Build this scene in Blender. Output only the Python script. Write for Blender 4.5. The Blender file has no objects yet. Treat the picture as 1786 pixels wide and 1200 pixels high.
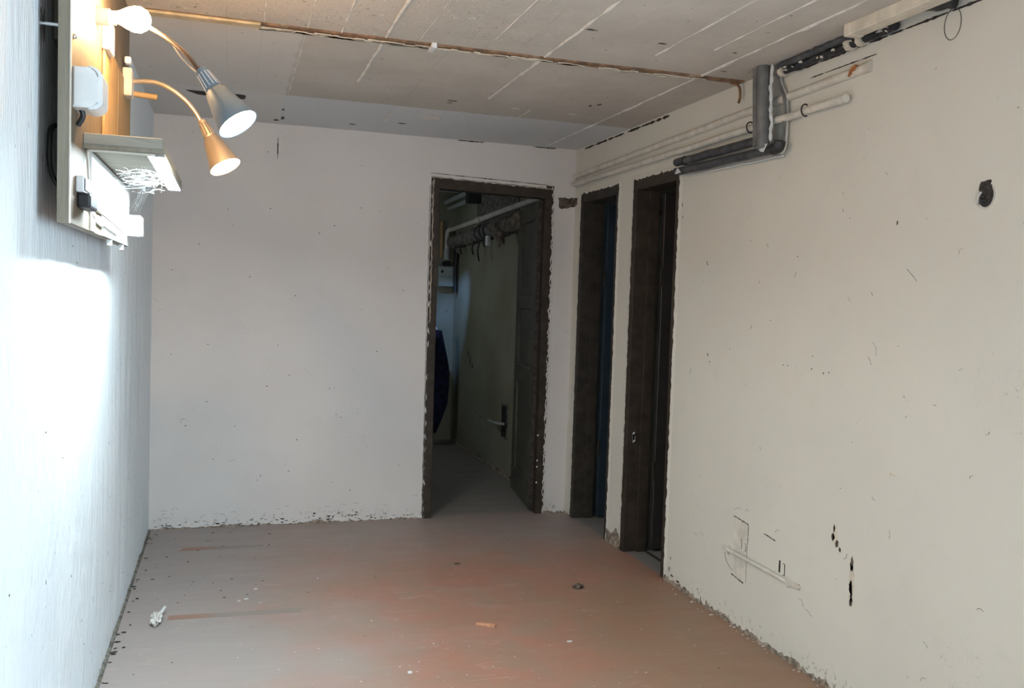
import bpy, bmesh, math, random
from mathutils import Vector, Matrix, noise
R_ = random.Random(7)
sc = bpy.context.scene
col = sc.collection

# ------------------------------------------------------------------ camera
F_PX, YAW, PIT, ROL = 1564.4, .3058, -.0496, .0328
CAM = Vector((.4115, -5.3109, 1.3503))
W, H = 2.474, 2.30                      # room width, ceiling height (back wall is the plane y = 0)
REAR = -6.9
def _axes():
    cy, sy, cp, sp = math.cos(YAW), math.sin(YAW), math.cos(PIT), math.sin(PIT)
    fw = Vector((sy*cp, cy*cp, sp)); rt = Vector((cy, -sy, 0)); up = rt.cross(fw)
    c, s = math.cos(ROL), math.sin(ROL)
    return c*rt + s*up, -s*rt + c*up, fw
RT, UP, FW = _axes()
cd = bpy.data.cameras.new('camera'); cam = bpy.data.objects.new('camera', cd); col.objects.link(cam)
cd.sensor_width = 36; cd.sensor_fit = 'HORIZONTAL'; cd.lens = F_PX/1786*36; cd.clip_start = .05; cd.clip_end = 60
M = Matrix((RT, UP, -FW)).transposed().to_4x4(); M.translation = CAM
cam.matrix_world = M
sc.camera = cam

# ------------------------------------------------------------------ world, daylight, exposure
wd = bpy.data.worlds.new('world'); sc.world = wd; wd.use_nodes = True
wd.node_tree.nodes['Background'].inputs[0].default_value = (.62, .78, 1, 1)
wd.node_tree.nodes['Background'].inputs[1].default_value = .9
sc.view_settings.view_transform = 'Standard'; sc.view_settings.look = 'None'
sc.view_settings.gamma = 1; sc.view_settings.use_curve_mapping = False
sc.view_settings.exposure = 0.17
def area(name, loc, target, sx, sy, power, colr, spread=180):
    d = bpy.data.lights.new(name, 'AREA'); d.shape = 'RECTANGLE'; d.size = sx; d.size_y = sy
    d.energy = power; d.color = colr; d.spread = math.radians(spread)
    o = bpy.data.objects.new(name, d); col.objects.link(o); o.location = loc
    o.rotation_euler = (Vector(target)-Vector(loc)).to_track_quat('-Z', 'Z').to_euler()
    return o
# daylight through the wide opening in the right wall beside the camera, and through the rear door
area('daylight_side', (W+.12, -5.15, 1.05), (0, -4.6, .95), 1.7, 1.5, 88, (.64, .85, 1))
area('daylight_rear', (1.35, REAR-.05, 1.1), (1.35, 0, .95), 1.5, 1.8, 16, (.86, .94, 1))
# pale daylight shaft from the cellar window down the corridor
sp = bpy.data.lights.new('corridor_shaft', 'SPOT'); sp.energy = 55; sp.color = (.25, .5, 1); sp.spot_size = math.radians(27); sp.spot_blend = .8; sp.shadow_soft_size = .02
spo = bpy.data.objects.new('corridor_shaft', sp); col.objects.link(spo); spo.location = (1.75, 1.75, 2.2)
spo.rotation_euler = (Vector((2.43, 2.80, 1.12))-spo.location).to_track_quat('-Z', 'Y').to_euler()
area('corridor_window', (1.02, 1.9, 1.5), (2.43, 1.9, 1.2), .5, .5, 3.4, (.85, .95, 1))
area('side_room_window', (3.55, -.35, 1.5), (2.6, -.2, 1.2), .5, .8, .8, (.35, .6, 1))

# ------------------------------------------------------------------ node materials
class NT:
    def __init__(s, name):
        s.m = bpy.data.materials.new(name); s.m.use_nodes = True
        s.t = s.m.node_tree; s.b = s.t.nodes['Principled BSDF']
        g = s.t.nodes.new('ShaderNodeNewGeometry'); s.pos = g.outputs['Position']
    def n(s, typ, **kw):
        x = s.t.nodes.new(typ)
        for k, v in kw.items(): setattr(x, k, v)
        return x
    def put(s, sock, v):
        if v is None: return
        if hasattr(v, 'is_output') or isinstance(v, bpy.types.NodeSocket): s.t.links.new(v, sock)
        else:
            if isinstance(v, tuple) and len(v) == 3 and sock.type == 'RGBA': v = (*v, 1)
            sock.default_value = v
    def noise(s, scale, detail=4, rough=.55, stretch=None, dist=0, off=0):
        v = s.pos
        if stretch or off:
            mp = s.n('ShaderNodeMapping'); s.put(mp.inputs[0], v); mp.inputs['Scale'].default_value = stretch or (1, 1, 1)
            mp.inputs['Location'].default_value = (off, off*.7, off*1.3); v = mp.outputs[0]
        x = s.n('ShaderNodeTexNoise'); s.put(x.inputs['Vector'], v); x.inputs['Scale'].default_value = scale
        x.inputs['Detail'].default_value = detail; x.inputs['Roughness'].default_value = rough; x.inputs['Distortion'].default_value = dist
        return x.outputs[0]
    def ramp(s, v, a, b, smooth=True):
        x = s.n('ShaderNodeMapRange', interpolation_type='SMOOTHSTEP' if smooth else 'LINEAR')
        s.put(x.inputs[0], v); x.inputs[1].default_value = a; x.inputs[2].default_value = b
        return x.outputs[0]
    def math(s, op, a, b=0):
        x = s.n('ShaderNodeMath', operation=op); s.put(x.inputs[0], a); s.put(x.inputs[1], b); return x.outputs[0]
    def mul(s, a, b): return s.math('MULTIPLY', a, b)
    def add(s, a, b): return s.math('ADD', a, b)
    def mix(s, f, a, b):
        x = s.n('ShaderNodeMix', data_type='RGBA'); s.put(x.inputs[0], f); s.put(x.inputs[6], a); s.put(x.inputs[7], b); return x.outputs[2]
    def xyz(s):
        x = s.n('ShaderNodeSeparateXYZ'); s.put(x.inputs[0], s.pos); return x.outputs
    def bump(s, h, dist, strength=1, prev=None):
        x = s.n('ShaderNodeBump'); s.put(x.inputs['Height'], h); x.inputs['Distance'].default_value = dist; x.inputs['Strength'].default_value = strength
        if prev: s.put(x.inputs['Normal'], prev)
        return x.outputs[0]
    def out(s, c, rough=.8, nrm=None, metal=0, spec=None):
        s.put(s.b.inputs['Base Color'], c); s.put(s.b.inputs['Roughness'], rough); s.put(s.b.inputs['Metallic'], metal)
        if nrm: s.put(s.b.inputs['Normal'], nrm)
        if spec is not None: s.put(s.b.inputs['Specular IOR Level'], spec)
        return s.m

def simple(name, c, rough=.6, metal=0, var=.12, scale=30, bump=.0006, spec=None, dirt=None):
    t = NT(name); n = t.noise(scale, 5)
    d = tuple(x*(1-var*2) for x in c); l = tuple(min(1, x*(1+var)) for x in c)
    cc = t.mix(t.ramp(n, .3, .7), d, l)
    if dirt: cc = t.mix(t.ramp(t.noise(scale*.35, 6, .7, off=3), .55, .68), cc, dirt)
    return t.out(cc, rough, t.bump(t.noise(scale*2, 4, off=5), bump), metal, spec)

def plaster(name, base, shade, speck=(.16, .12, .09), vstretch=False, bumpd=.004, grime_h=.12, speck_t=.72, fine=1.0):
    t = NT(name)
    st = (1, 1, .22) if vstretch else None
    big = t.noise(1.6, 3, .5); mid = t.noise(9, 6, .65, st); fin = t.noise(70, 5, .6, st)
    c = t.mix(t.ramp(big, .3, .72), base, shade)
    c = t.mix(t.mul(t.ramp(mid, .52, .78), .3), c, tuple(x*.86 for x in base))
    sp1 = t.ramp(t.noise(26, 3, .5, off=11), speck_t, speck_t+.03)
    sp2 = t.ramp(t.noise(60, 2, .5, off=4), speck_t+.03, speck_t+.05)
    x = t.xyz()
    low = t.ramp(x[2], grime_h, .0)
    dirt = t.mul(low, t.ramp(t.noise(38, 6, .7, off=2), .56, .66))
    # scattered hair-thin scratches
    sc1 = t.noise(14, 2, .4, off=21, dist=1.6)
    scr = t.mul(t.ramp(t.math('ABSOLUTE', t.add(sc1, -.5)), .0035, .0012), t.ramp(t.noise(3.1, 2, .5, off=8), .62, .68))
    c = t.mix(t.mul(scr, .55), c, tuple(v*.45 for v in base))
    c = t.mix(t.mul(t.math('MAXIMUM', sp1, sp2), .75), c, speck)
    c = t.mix(t.mul(dirt, .8), c, (.30, .25, .21))
    h = t.add(t.mul(mid, 1.0), t.mul(fin, .22*fine))
    nb = t.bump(h, bumpd)
    nb = t.bump(t.math('MAXIMUM', sp1, dirt), .002, 1, nb)
    return t.out(c, .85, nb, spec=.25)

MAT = {}
MAT['wall_back'] = plaster('plaster_back', (.69, .645, .615), (.65, .60, .57), bumpd=.0022, speck_t=.755)
MAT['wall_right'] = plaster('plaster_right', (.70, .655, .57), (.67, .625, .545), bumpd=.0016, speck_t=.765)
MAT['wall_left'] = plaster('plaster_left', (.82, .86, .88), (.77, .82, .85), vstretch=True, bumpd=.022, speck=(.2, .2, .2), fine=1.6)
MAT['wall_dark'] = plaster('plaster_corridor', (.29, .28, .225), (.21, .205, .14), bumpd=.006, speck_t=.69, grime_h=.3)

def ceiling_mat():
    t = NT('ceiling_concrete'); x = t.xyz()
    big = t.noise(2.2, 5, .6); st = t.noise(7, 6, .7, (1.6, .8, 1)); fin = t.noise(90, 4, .6)
    c = t.mix(t.ramp(big, .3, .7), (.50, .45, .39), (.59, .53, .465))
    c = t.mix(t.mul(t.ramp(st, .5, .7), .25), c, (.42, .38, .335))
    # whitewashed band towards the back wall and pale patch at its left end
    edge = t.add(x[1], t.mul(t.noise(6, 4), .03))
    band = t.ramp(edge, -.785, -.765)
    dark = t.ramp(t.add(x[0], t.mul(t.noise(9, 4, off=3), .04)), .66, .68)
    c = t.mix(t.mul(t.mul(t.ramp(x[1], -1.3, -.8), dark), .45), c, (.42, .385, .35))
    c = t.mix(t.mul(band, .85), c, (.66, .67, .68))
    mid = t.mul(t.ramp(x[1], -1.9, -1.88), t.math('SUBTRACT', 1, dark))
    c = t.mix(t.mul(mid, .7), c, (.66, .62, .58))
    # scraped, flaking zone in front of the steel flange
    scr = t.mul(t.ramp(x[1], -1.85, -1.98), t.ramp(x[0], 1.75, 1.25))
    fl = t.ramp(t.noise(38, 5, .75, (1, .7, 1), 1.2), .56, .62)
    c = t.mix(t.mul(t.mul(fl, scr), .75), c, (.74, .69, .61))
    pit = t.ramp(t.noise(33, 3, .5, off=9), .70, .73)
    c = t.mix(t.mul(pit, .7), c, (.2, .16, .13))
    h = t.add(t.mul(st, .8), t.add(t.mul(fin, .25), t.mul(t.mul(fl, scr), .35)))
    nb = t.bump(h, .0035); nb = t.bump(t.math('SUBTRACT', 1, pit), .003, 1, nb)
    return t.out(c, .9, nb, spec=.2)
MAT['ceiling'] = ceiling_mat()
MAT['fin'] = simple('mortar_fin', (.74, .70, .64), .9, var=.1, scale=20)

def floor_mat():
    t = NT('painted_floor'); x = t.xyz()
    big = t.noise(1.3, 5, .6); mid = t.noise(5, 6, .65, dist=.5); st = t.noise(9, 6, .7, (.35, 1.4, 1), off=6); fin = t.noise(120, 4)
    c = t.mix(t.ramp(mid, .35, .68), (.37, .18, .13), (.31, .20, .145))
    c = t.mix(t.mul(t.ramp(st, .45, .7), .5), c, (.36, .22, .165))
    # dusty grey at the left wall and doors, part dirt, part painted wall sheen
    d = t.add(t.mul(x[0], -1.0), t.mul(big, 1.5))          # greater at the left
    dust_sheen = t.ramp(d, -.55, .45)
    back = t.ramp(t.add(x[1], t.mul(big, 1.0)), -.75, .35)
    c = t.mix(t.mul(t.math('MAXIMUM', dust_sheen, t.mul(back, .8)), .85), c, (.33, .30, .285))
    brn = t.mul(t.ramp(x[0], 1.5, 2.1), t.ramp(x[1], -1.2, -1.7))
    c = t.mix(t.mul(brn, .6), c, (.26, .17, .105))
    # grey concrete past the thresholds
    thr = t.math('MAXIMUM', t.ramp(x[0], W+.0, W+.03), t.ramp(x[1], .0, .12))
    c = t.mix(thr, c, (.24, .225, .21))
    sf = t.mul(t.ramp(t.noise(17, 7, .75, (.45, 1.6, 1), 1.0, off=41), .54, .66), t.ramp(t.noise(2.2, 3, .5, off=19), .42, .6))
    c = t.mix(t.mul(sf, .45), c, (.47, .34, .29))
    wh = t.ramp(t.noise(48, 3, .6, (.6, 1, 1), off=15), .735, .75)
    c = t.mix(t.mul(wh, .5), c, (.62, .57, .52))
    dk = t.ramp(t.noise(40, 3, .6, (.6, 1, 1), off=31), .74, .76)
    c = t.mix(t.mul(dk, .6), c, (.07, .05, .045))
    nb = t.bump(t.add(mid, t.mul(fin, .12)), .0025)
    return t.out(c, t.add(t.mul(t.ramp(st, .3, .7), .16), .46), nb, spec=.38)
MAT['floor'] = floor_mat()

def wood(name, c1, c2, rough=.6, stretch=(8, 8, 1), scale=7):
    t = NT(name); n = t.noise(scale, 6, .6, stretch, .5); g = t.noise(scale*5, 3, .5, stretch)
    c = t.mix(t.ramp(n, .3, .7), c1, c2); c = t.mix(t.mul(t.ramp(g, .5, .75), .35), c, tuple(v*.6 for v in c1))
    return t.out(c, rough, t.bump(n, .0008))
MAT['plywood'] = wood('plywood', (.125, .092, .062), (.165, .125, .085), stretch=(1, 6, .6))
MAT['ply_edge'] = wood('plywood_edge', (.20, .175, .13), (.26, .23, .175), stretch=(9, 1, .4))
MAT['pine'] = wood('pine', (.32, .20, .085), (.42, .28, .13), stretch=(1, 7, .5))
MAT['shelf_wood'] = wood('weathered_board', (.25, .24, .20), (.33, .31, .26), stretch=(.6, 6, 3))
MAT['white_pl'] = simple('white_plastic', (.80, .82, .82), .4, var=.04, scale=12, bump=.0002)
MAT['lit_white'] = simple('lit_board_white', (.80, .80, .76), .5, var=.05, scale=9, bump=.0003)
MAT['cream'] = simple('cream_paint', (.70, .62, .50), .6, var=.08, scale=14, dirt=(.50, .42, .32))
MAT['conduit'] = simple('painted_conduit', (.66, .61, .53), .6, var=.08, scale=18, dirt=(.58, .51, .42))
MAT['frame'] = simple('brown_frame_paint', (.044, .031, .022), .6, spec=.25, var=.18, scale=16, bump=.0012)
MAT['frame_grey'] = simple('grey_brown_frame_paint', (.040, .032, .025), .6, spec=.25, var=.18, scale=16, bump=.0012)
MAT['leaf'] = simple('door_leaf_paint', (.085, .082, .068), .6, var=.1, scale=8, bump=.0005, spec=.2)
MAT['leaf_brown'] = simple('brown_leaf_paint', (.034, .028, .026), .45, var=.1, scale=8, bump=.0005)
MAT['leaf_bluelit'] = simple('blue_lit_leaf', (.018, .032, .046), .5, var=.1, scale=8, bump=.0005)  # blue window light put into the leaf's own colour
MAT['black'] = simple('black_rubber', (.02, .02, .022), .5, var=.2)
MAT['dark_pipe'] = simple('dark_pipe_wrap', (.055, .055, .06), .5, var=.25, scale=25, bump=.002, dirt=(.11, .105, .1))
MAT['grey_pipe'] = simple('grey_pipe_paint', (.15, .145, .14), .5, var=.15, scale=15, bump=.001, dirt=(.09, .085, .08))
MAT['rust'] = simple('rusted_steel', (.22, .12, .065), .75, var=.3, scale=22, bump=.003, dirt=(.46, .38, .28))
MAT['steel'] = simple('zinc_steel', (.62, .64, .66), .32, metal=1, var=.06)
MAT['silver'] = simple('silver_lacquer', (.17, .24, .30), .38, metal=.35, var=.03, scale=8, bump=.0001)
MAT['chrome'] = simple('chrome', (.75, .76, .78), .12, metal=1, var=.03, bump=.0001)
MAT['brass'] = simple('satin_nickel', (.72, .60, .46), .33, metal=.75, var=.03, scale=8, bump=.0001)
MAT['neck'] = simple('dark_gooseneck', (.075, .06, .06), .4, metal=.2, var=.05, bump=.0002)
MAT['brick'] = simple('exposed_brick', (.13, .095, .075), .95, var=.35, scale=40, bump=.01)
MAT['bulb_tinted'] = simple('bulb_tinted_paint', (.58, .45, .27), .6, var=.12, scale=14, dirt=(.45, .33, .19))
MAT['earth'] = simple('crumbled_plaster', (.33, .26, .20), .95, var=.3, scale=50, bump=.006, dirt=(.16, .11, .08))
MAT['crack'] = simple('dark_crack', (.045, .035, .03), .95, var=.3, scale=60, bump=.002)
MAT['tape'] = simple('pale_tape', (.68, .68, .67), .6, var=.06)
MAT['beige'] = simple('old_beige_paint', (.36, .30, .24), .7, var=.15, scale=40)
MAT['terracotta'] = simple('terracotta', (.55, .27, .15), .85, var=.12, scale=60)
MAT['paper'] = simple('crumpled_paper', (.66, .63, .58), .9, var=.15, scale=60, dirt=(.22, .18, .14))
MAT['navy'] = simple('navy_cloth', (.012, .016, .055), .9, var=.3, scale=20, bump=.004)
MAT['web'] = simple('cobweb', (.6, .61, .61), .9, var=.02)
MAT['orange'] = simple('rust_orange', (.45, .17, .05), .8, var=.2, scale=60)
MAT['meter'] = simple('meter_grey', (.36, .40, .38), .5, var=.05)
MAT['lagging'] = simple('dusty_lagging', (.17, .155, .13), .95, var=.3, scale=26, bump=.01)
def emis(name, c, s):
    m = bpy.data.materials.new(name); m.use_nodes = True; b = m.node_tree.nodes['Principled BSDF']
    b.inputs['Base Color'].default_value = (.9, .9, .9, 1); b.inputs['Emission Color'].default_value = (*c, 1); b.inputs['Emission Strength'].default_value = s
    return m
MAT['bulb'] = emis('bulb_glow', (1, .62, .30), 400)
MAT['led'] = emis('led_glow', (.78, .94, 1), 290)
MAT['spot_cool'] = emis('lamp_lens_cool', (1, .93, .80), 30)
MAT['spot_warm'] = emis('lamp_lens_warm', (1, .82, .56), 30)

# ------------------------------------------------------------------ mesh helpers
def link(name, bm, mat, parent=None, smooth=False):
    bmesh.ops.recalc_face_normals(bm, faces=bm.faces)
    me = bpy.data.meshes.new(name); bm.to_mesh(me); bm.free()
    if smooth:
        for p in me.polygons: p.use_smooth = True
        try: me.set_sharp_from_angle(angle=math.radians(42))
        except Exception: pass
    mats = mat if isinstance(mat, list) else [mat]
    for m in mats: me.materials.append(MAT[m])
    o = bpy.data.objects.new(name, me); col.objects.link(o)
    if parent: o.parent = parent; o.matrix_parent_inverse = parent.matrix_basis.inverted()
    return o
def empty(name, loc=(0, 0, 0)):
    o = bpy.data.objects.new(name, None); o.empty_display_size = .05; o.location = loc; col.objects.link(o); return o
def tag(o, label=None, cat=None, group=None, kind=None):
    if label: o['label'] = label
    if cat: o['category'] = cat
    if group: o['group'] = group
    if kind: o['kind'] = kind
    return o
def box(bm, a, b, bev=0, seg=2):
    g = bmesh.ops.create_cube(bm, size=1)
    c = [(a[i]+b[i])/2 for i in range(3)]; s = [abs(b[i]-a[i]) for i in range(3)]
    for v in g['verts']: v.co = Vector([v.co[i]*s[i]+c[i] for i in range(3)])
    if bev:
        es = list({e for v in g['verts'] for e in v.link_edges})
        bmesh.ops.bevel(bm, geom=es, offset=bev, segments=seg, affect='EDGES', profile=.5)
def B(*boxes, bev=0, seg=2):
    bm = bmesh.new()
    for a, b in boxes: box(bm, a, b, bev, seg)
    return bm
def tube(bm, pts, r, n=10, cap=True):
    pts = [Vector(p) for p in pts]; rs = r if isinstance(r, (list, tuple)) else [r]*len(pts)
    t0 = (pts[1]-pts[0]).normalized(); u = t0.orthogonal().normalized(); rings = []
    for i, p in enumerate(pts):
        t = (pts[min(i+1, len(pts)-1)]-pts[max(i-1, 0)]).normalized()
        u = (u-t*u.dot(t)); u = u.normalized() if u.length > 1e-6 else t.orthogonal().normalized(); w = t.cross(u)
        rings.append([bm.verts.new(p+rs[i]*(math.cos(2*math.pi*k/n)*u+math.sin(2*math.pi*k/n)*w)) for k in range(n)])
    for a, b in zip(rings, rings[1:]):
        for k in range(n): bm.faces.new((a[k], a[(k+1) % n], b[(k+1) % n], b[k]))
    if cap: bm.faces.new(rings[0][::-1]); bm.faces.new(rings[-1])
def T(pts, r, n=10): bm = bmesh.new(); tube(bm, pts, r, n); return bm
def curve(pts, k=8):
    P = [Vector(p) for p in pts]; P = [2*P[0]-P[1]]+P+[2*P[-1]-P[-2]]; o = []
    for i in range(1, len(P)-2):
        for j in range(k):
            t = j/k; a, b, c, d = P[i-1:i+3]
            o.append(.5*((2*b)+(c-a)*t+(2*a-5*b+4*c-d)*t*t+(3*b-3*c+d-a)*t**3))
    o.append(P[-2]); return o
def wobble(a, b, n, amp, seed=0):
    a, b = Vector(a), Vector(b)
    return [a.lerp(b, i/n)+amp*Vector(noise.noise_vector(Vector((i*.37+seed, seed*1.7, 0)))) for i in range(n+1)]
def lathe(bm, prof, origin, axis, n=32, cap0=False, cap1=False):
    ax = Vector(axis).normalized(); u = ax.orthogonal().normalized(); w = ax.cross(u); O = Vector(origin); rings = []
    for t, r in prof: rings.append([bm.verts.new(O+ax*t+r*(math.cos(2*math.pi*k/n)*u+math.sin(2*math.pi*k/n)*w)) for k in range(n)])
    for a, b in zip(rings, rings[1:]):
        for k in range(n): bm.faces.new((a[k], a[(k+1) % n], b[(k+1) % n], b[k]))
    if cap0: bm.faces.new(rings[0][::-1])
    if cap1: bm.faces.new(rings[-1])
def prism(bm, pts, nrm, d):
    """polygon of 3-D points pushed d along nrm (both faces and the rim)"""
    nrm = Vector(nrm); a = [bm.verts.new(Vector(p)) for p in pts]; b = [bm.verts.new(Vector(p)+nrm*d) for p in pts]; n = len(a)
    bm.faces.new(a[::-1]); bm.faces.new(b)
    for i in range(n): bm.faces.new((a[i], a[(i+1) % n], b[(i+1) % n], b[i]))
def ragged(pts, step, amp, seed=0):
    """closed outline resampled with small random offsets in its own plane"""
    rr = random.Random(seed); P = [Vector(p) for p in pts]; o = []; c = sum(P, Vector())/len(P)
    for i, p in enumerate(P):
        q = P[(i+1) % len(P)]; k = max(1, int((q-p).length/step))
        for j in range(k):
            x = p.lerp(q, j/k); d = x-c
            o.append(x+(d.normalized() if d.length else d)*rr.uniform(-amp, amp))
    return o
# walls as coordinate frames: along, up, out of the wall
def PB(x, z, o=0): return Vector((x, -o, z))
def PR(y, z, o=0): return Vector((W-o, y, z))
def PL(y, z, o=0): return Vector((o, y, z))
NB, NR, NL = Vector((0, -1, 0)), Vector((-1, 0, 0)), Vector((1, 0, 0))
def rag_strip(bm, P, nrm, a, b, inward, wid, amp, proud, seed, step=.012, back=.004, base=.02, thin=.0005):
    """plaster lip from a to b (wall coords): tapers into the wall on one side, its ragged edge on the other"""
    a2, b2 = Vector(a), Vector(b); n = max(2, int((b2-a2).length/step)); L = []; rr = random.Random(seed)
    for i in range(n+1):
        q = a2.lerp(b2, i/n)
        e = wid+amp*noise.noise(Vector((i*step*22+seed*3.1, seed, 0)))+rr.uniform(-amp, amp)*.45
        o = q-Vector(inward)*base; w = q+Vector(inward)*e; pr = proud*(1+.5*noise.noise(Vector((i*.3, seed, 5))))
        L.append([bm.verts.new(P(o.x, o.y, thin)), bm.verts.new(P(w.x, w.y, pr)), bm.verts.new(P(w.x, w.y, -back))])
    for p, q in zip(L, L[1:]):
        bm.faces.new((p[0], q[0], q[1], p[1])); bm.faces.new((p[1], q[1], q[2], p[2]))

# ------------------------------------------------------------------ room shell
D1 = (1.552, 2.328, 2.060)              # door 1 in the back wall: outer x0, x1, top
TB = .13                                # wall thickness
fl = link('floor', B(((-.2, REAR-.3, -.12), (W+1.4, 3.2, 0))), 'floor'); tag(fl, 'reddish brown painted concrete floor with dusty grey and painted wall sheen', kind='structure')

# back wall: fields around the doorway plus ragged plaster lips over the frame
bm = B(((-.15, 0, 0), (D1[0], TB, H+.05)), ((D1[0], 0, D1[2]), (D1[1], TB, H+.05)), ((D1[1], 0, 0), (W+TB, TB, H+.05)))
rag_strip(bm, PB, NB, (D1[0], 0), (D1[0], D1[2]+.015), (1, 0), .006, .006, .003, 1)
rag_strip(bm, PB, NB, (D1[0]-.01, D1[2]+.012), (D1[1]+.01, D1[2]-.012), (0, -1), .006, .005, .003, 2)
rag_strip(bm, PB, NB, (D1[1], 0), (D1[1], D1[2]), (-1, 0), .006, .011, .004, 3)
wb = link('wall_back', bm, 'wall_back'); tag(wb, 'whitewashed back wall with peeling plaster round the doorway', kind='structure')

# right wall with two narrow doorways and the opening to the yard beside the camera
D2 = (-.683, -.104, 2.018); D3 = (-1.395, -.862, 2.016); OPN = (-6.0, -4.3, 0.15, 1.95)
bm = B(((W, D3[1], 0), (W+TB, D2[0], H+.05)), ((W, D2[1], 0), (W+TB, 0, H+.05)), ((W, D2[0], D2[2]), (W+TB, D2[1], H+.05)),
       ((W, D3[0], D3[2]), (W+TB, D3[1], H+.05)), ((W, OPN[1], 0), (W+TB, D3[0], H+.05)),
       ((W, OPN[0], OPN[3]), (W+TB, OPN[1], H+.05)), ((W, OPN[0], 0), (W+TB, OPN[1], OPN[2])), ((W, REAR-.1, 0), (W+TB, OPN[0], H+.05)))
for i, D in enumerate((D2, D3)):
    rag_strip(bm, PR, NR, (D[1], .05), (D[1], D[2]+.008), (-1, 0), .005, .006, .006, 10+i)
    rag_strip(bm, PR, NR, (D[0], 0), (D[0], D[2]+.008), (1, 0), .004, .007, .006, 20+i)
    rag_strip(bm, PR, NR, (D[0], D[2]), (D[1], D[2]), (0, -1), .006, .010, .006, 30+i)
wr = link('wall_right', bm, 'wall_right'); tag(wr, 'cream plastered right wall with two doorways and old pipes', kind='structure')

bm = bmesh.new()                         # left wall: hand-trowelled, gently wavy surface
ny, nz = 120, 44; g = []
for i in range(ny+1):
    rowv = []
    for j in range(nz+1):
        y = REAR+(-REAR+.02)*i/ny; z = (H+.03)*j/nz
        x = .006*noise.noise(Vector((y*1.3, z*.8, 1)))+.003*noise.noise(Vector((y*6, z*2.2, 4)))
        x *= min(1, abs(y)*3+.1)
        rowv.append(bm.verts.new((x, y, z)))
    g.append(rowv)
for i in range(ny):
    for j in range(nz): bm.faces.new((g[i][j], g[i+1][j], g[i+1][j+1], g[i][j+1]))
rim = [g[i][0] for i in range(ny+1)]+[g[ny][j] for j in range(1, nz+1)]+[g[i][nz] for i in range(ny-1, -1, -1)]+[g[0][j] for j in range(nz-1, 0, -1)]
bk = [bm.verts.new((-.12, v.co.y, v.co.z)) for v in rim]
for i in range(len(rim)): k = (i+1) % len(rim); bm.faces.new((rim[i], rim[k], bk[k], bk[i]))
bm.faces.new(bk)
wl = link('wall_left', bm, 'wall_left', smooth=True); tag(wl, 'rough bluish white plastered left wall', kind='structure')

bm = B(((-.12, REAR-.12, 0), (.55, REAR, H+.05)), ((2.15, REAR-.12, 0), (W+TB, REAR, H+.05)), ((.55, REAR-.12, 2.05), (2.15, REAR, H+.05)))
tag(link('wall_rear', bm, 'wall_right'), 'plain plastered wall with the entrance behind the camera', kind='structure')

# ceiling: slab with the imprints of the shuttering boards as separate planks, and mortar fins in the joints
ce = link('ceiling', B(((-.2, REAR-.2, H+.03), (W+1.4, 3.2, H+.18))), 'ceiling'); tag(ce, 'board-marked grey concrete ceiling with raised mortar lines', kind='structure')
JX = [-.02, .13, .26, .385, .51, .662, .783, .943, 1.069, 1.20, 1.325, 1.445, 1.568, 1.70, 1.83, 1.948, 2.114, 2.255, 2.39, W+.10]
for k, (x0, x1) in enumerate(zip(JX, JX[1:])):
    for (y0, y1) in ((REAR, -1.93), (-1.91, .01)):
        dz = R_.uniform(0, .0014); g = .0002
        bm = B(((x0+g, y0, H+dz-.0005), (x1-g, y1, H+.031)))
        link('plank', bm, 'ceiling', ce)
bm = bmesh.new()
fins = [(.51, -2.4, -1.97, .004), (.662, -2.5, -.8, .003), (.943, -6, -1.22, .007), (1.069, -2.6, -1.97, .003), (1.568, -6, -1.15, .007), (1.948, -6, -2.15, .0055),
        (2.114, -4, -2.3, .0035), (2.255, -6, -.05, .007), (.783, -2.4, -1.95, .004), (1.325, -2.6, -2.1, .003), (1.568, -.72, -.55, .004), (1.20, -.7, -.35, .004), (1.83, -1.0, -.8, .003)]
for (x, y0, y1, r) in fins:
    n = int((y1-y0)/.03)+2; pts = []; rs = []
    for i in range(n+1):
        y = y0+(y1-y0)*i/n; pts.append((x+.0025*noise.noise(Vector((y*8, x*9, 0))), y, H+.001))
        rs.append(max(.0006, r*(.75+.9*noise.noise(Vector((y*11, x*5, 2))))))
    tube(bm, pts, rs, 6)
tag(link('mortar_fins', bm, 'fin', ce, True), kind='stuff')

# steel flange set in the ceiling, rusted and half painted
st = empty('steel_beam', (1.2, -1.92, H)); tag(st, 'rusted steel beam flange crossing the ceiling left to right', 'beam')
n = 90; bm = bmesh.new(); rows = []
for i in range(n+1):
    x = .0+2.455*i/n; w = .019+.004*noise.noise(Vector((x*6, 0, 0))); w2 = .019+.005*noise.noise(Vector((x*9, 7, 0))); z = H-.007+.002*noise.noise(Vector((x*10, 3, 0)))
    yc = -1.945+.012*min(1, max(0, (x-.3)))+.01*noise.noise(Vector((x*1.5, 9, 0)))
    rows.append([bm.verts.new((x, yc-w, H+.004)), bm.verts.new((x, yc-w, z)), bm.verts.new((x, yc+w2, z)), bm.verts.new((x, yc+w2, H+.004))])
for a, b in zip(rows, rows[1:]):
    for k in range(3): bm.faces.new((a[k], a[k+1], b[k+1], b[k]))
bm.faces.new(rows[0]); bm.faces.new(rows[-1][::-1])
link('flange', bm, 'rust', st)
bm = bmesh.new()                        # remains of cream paint and plaster along the flange
for i in range(150):
    x = R_.uniform(.5, 1.1) if i < 80 else R_.uniform(1.0, 2.3); y = -1.92+R_.uniform(-.012, .015); s = R_.uniform(.01, .035)
    prism(bm, ragged([(x-s, y-.004, H-.0075), (x+s, y-.003, H-.0075), (x+s*.8, y+.006, H-.0075), (x-s*.9, y+.005, H-.0075)], .008, .003, i), (0, 0, -1), .003)
tag(link('paint_flakes', bm, 'cream', st), 'cream paint flakes left on the flange', kind='stuff')
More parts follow.
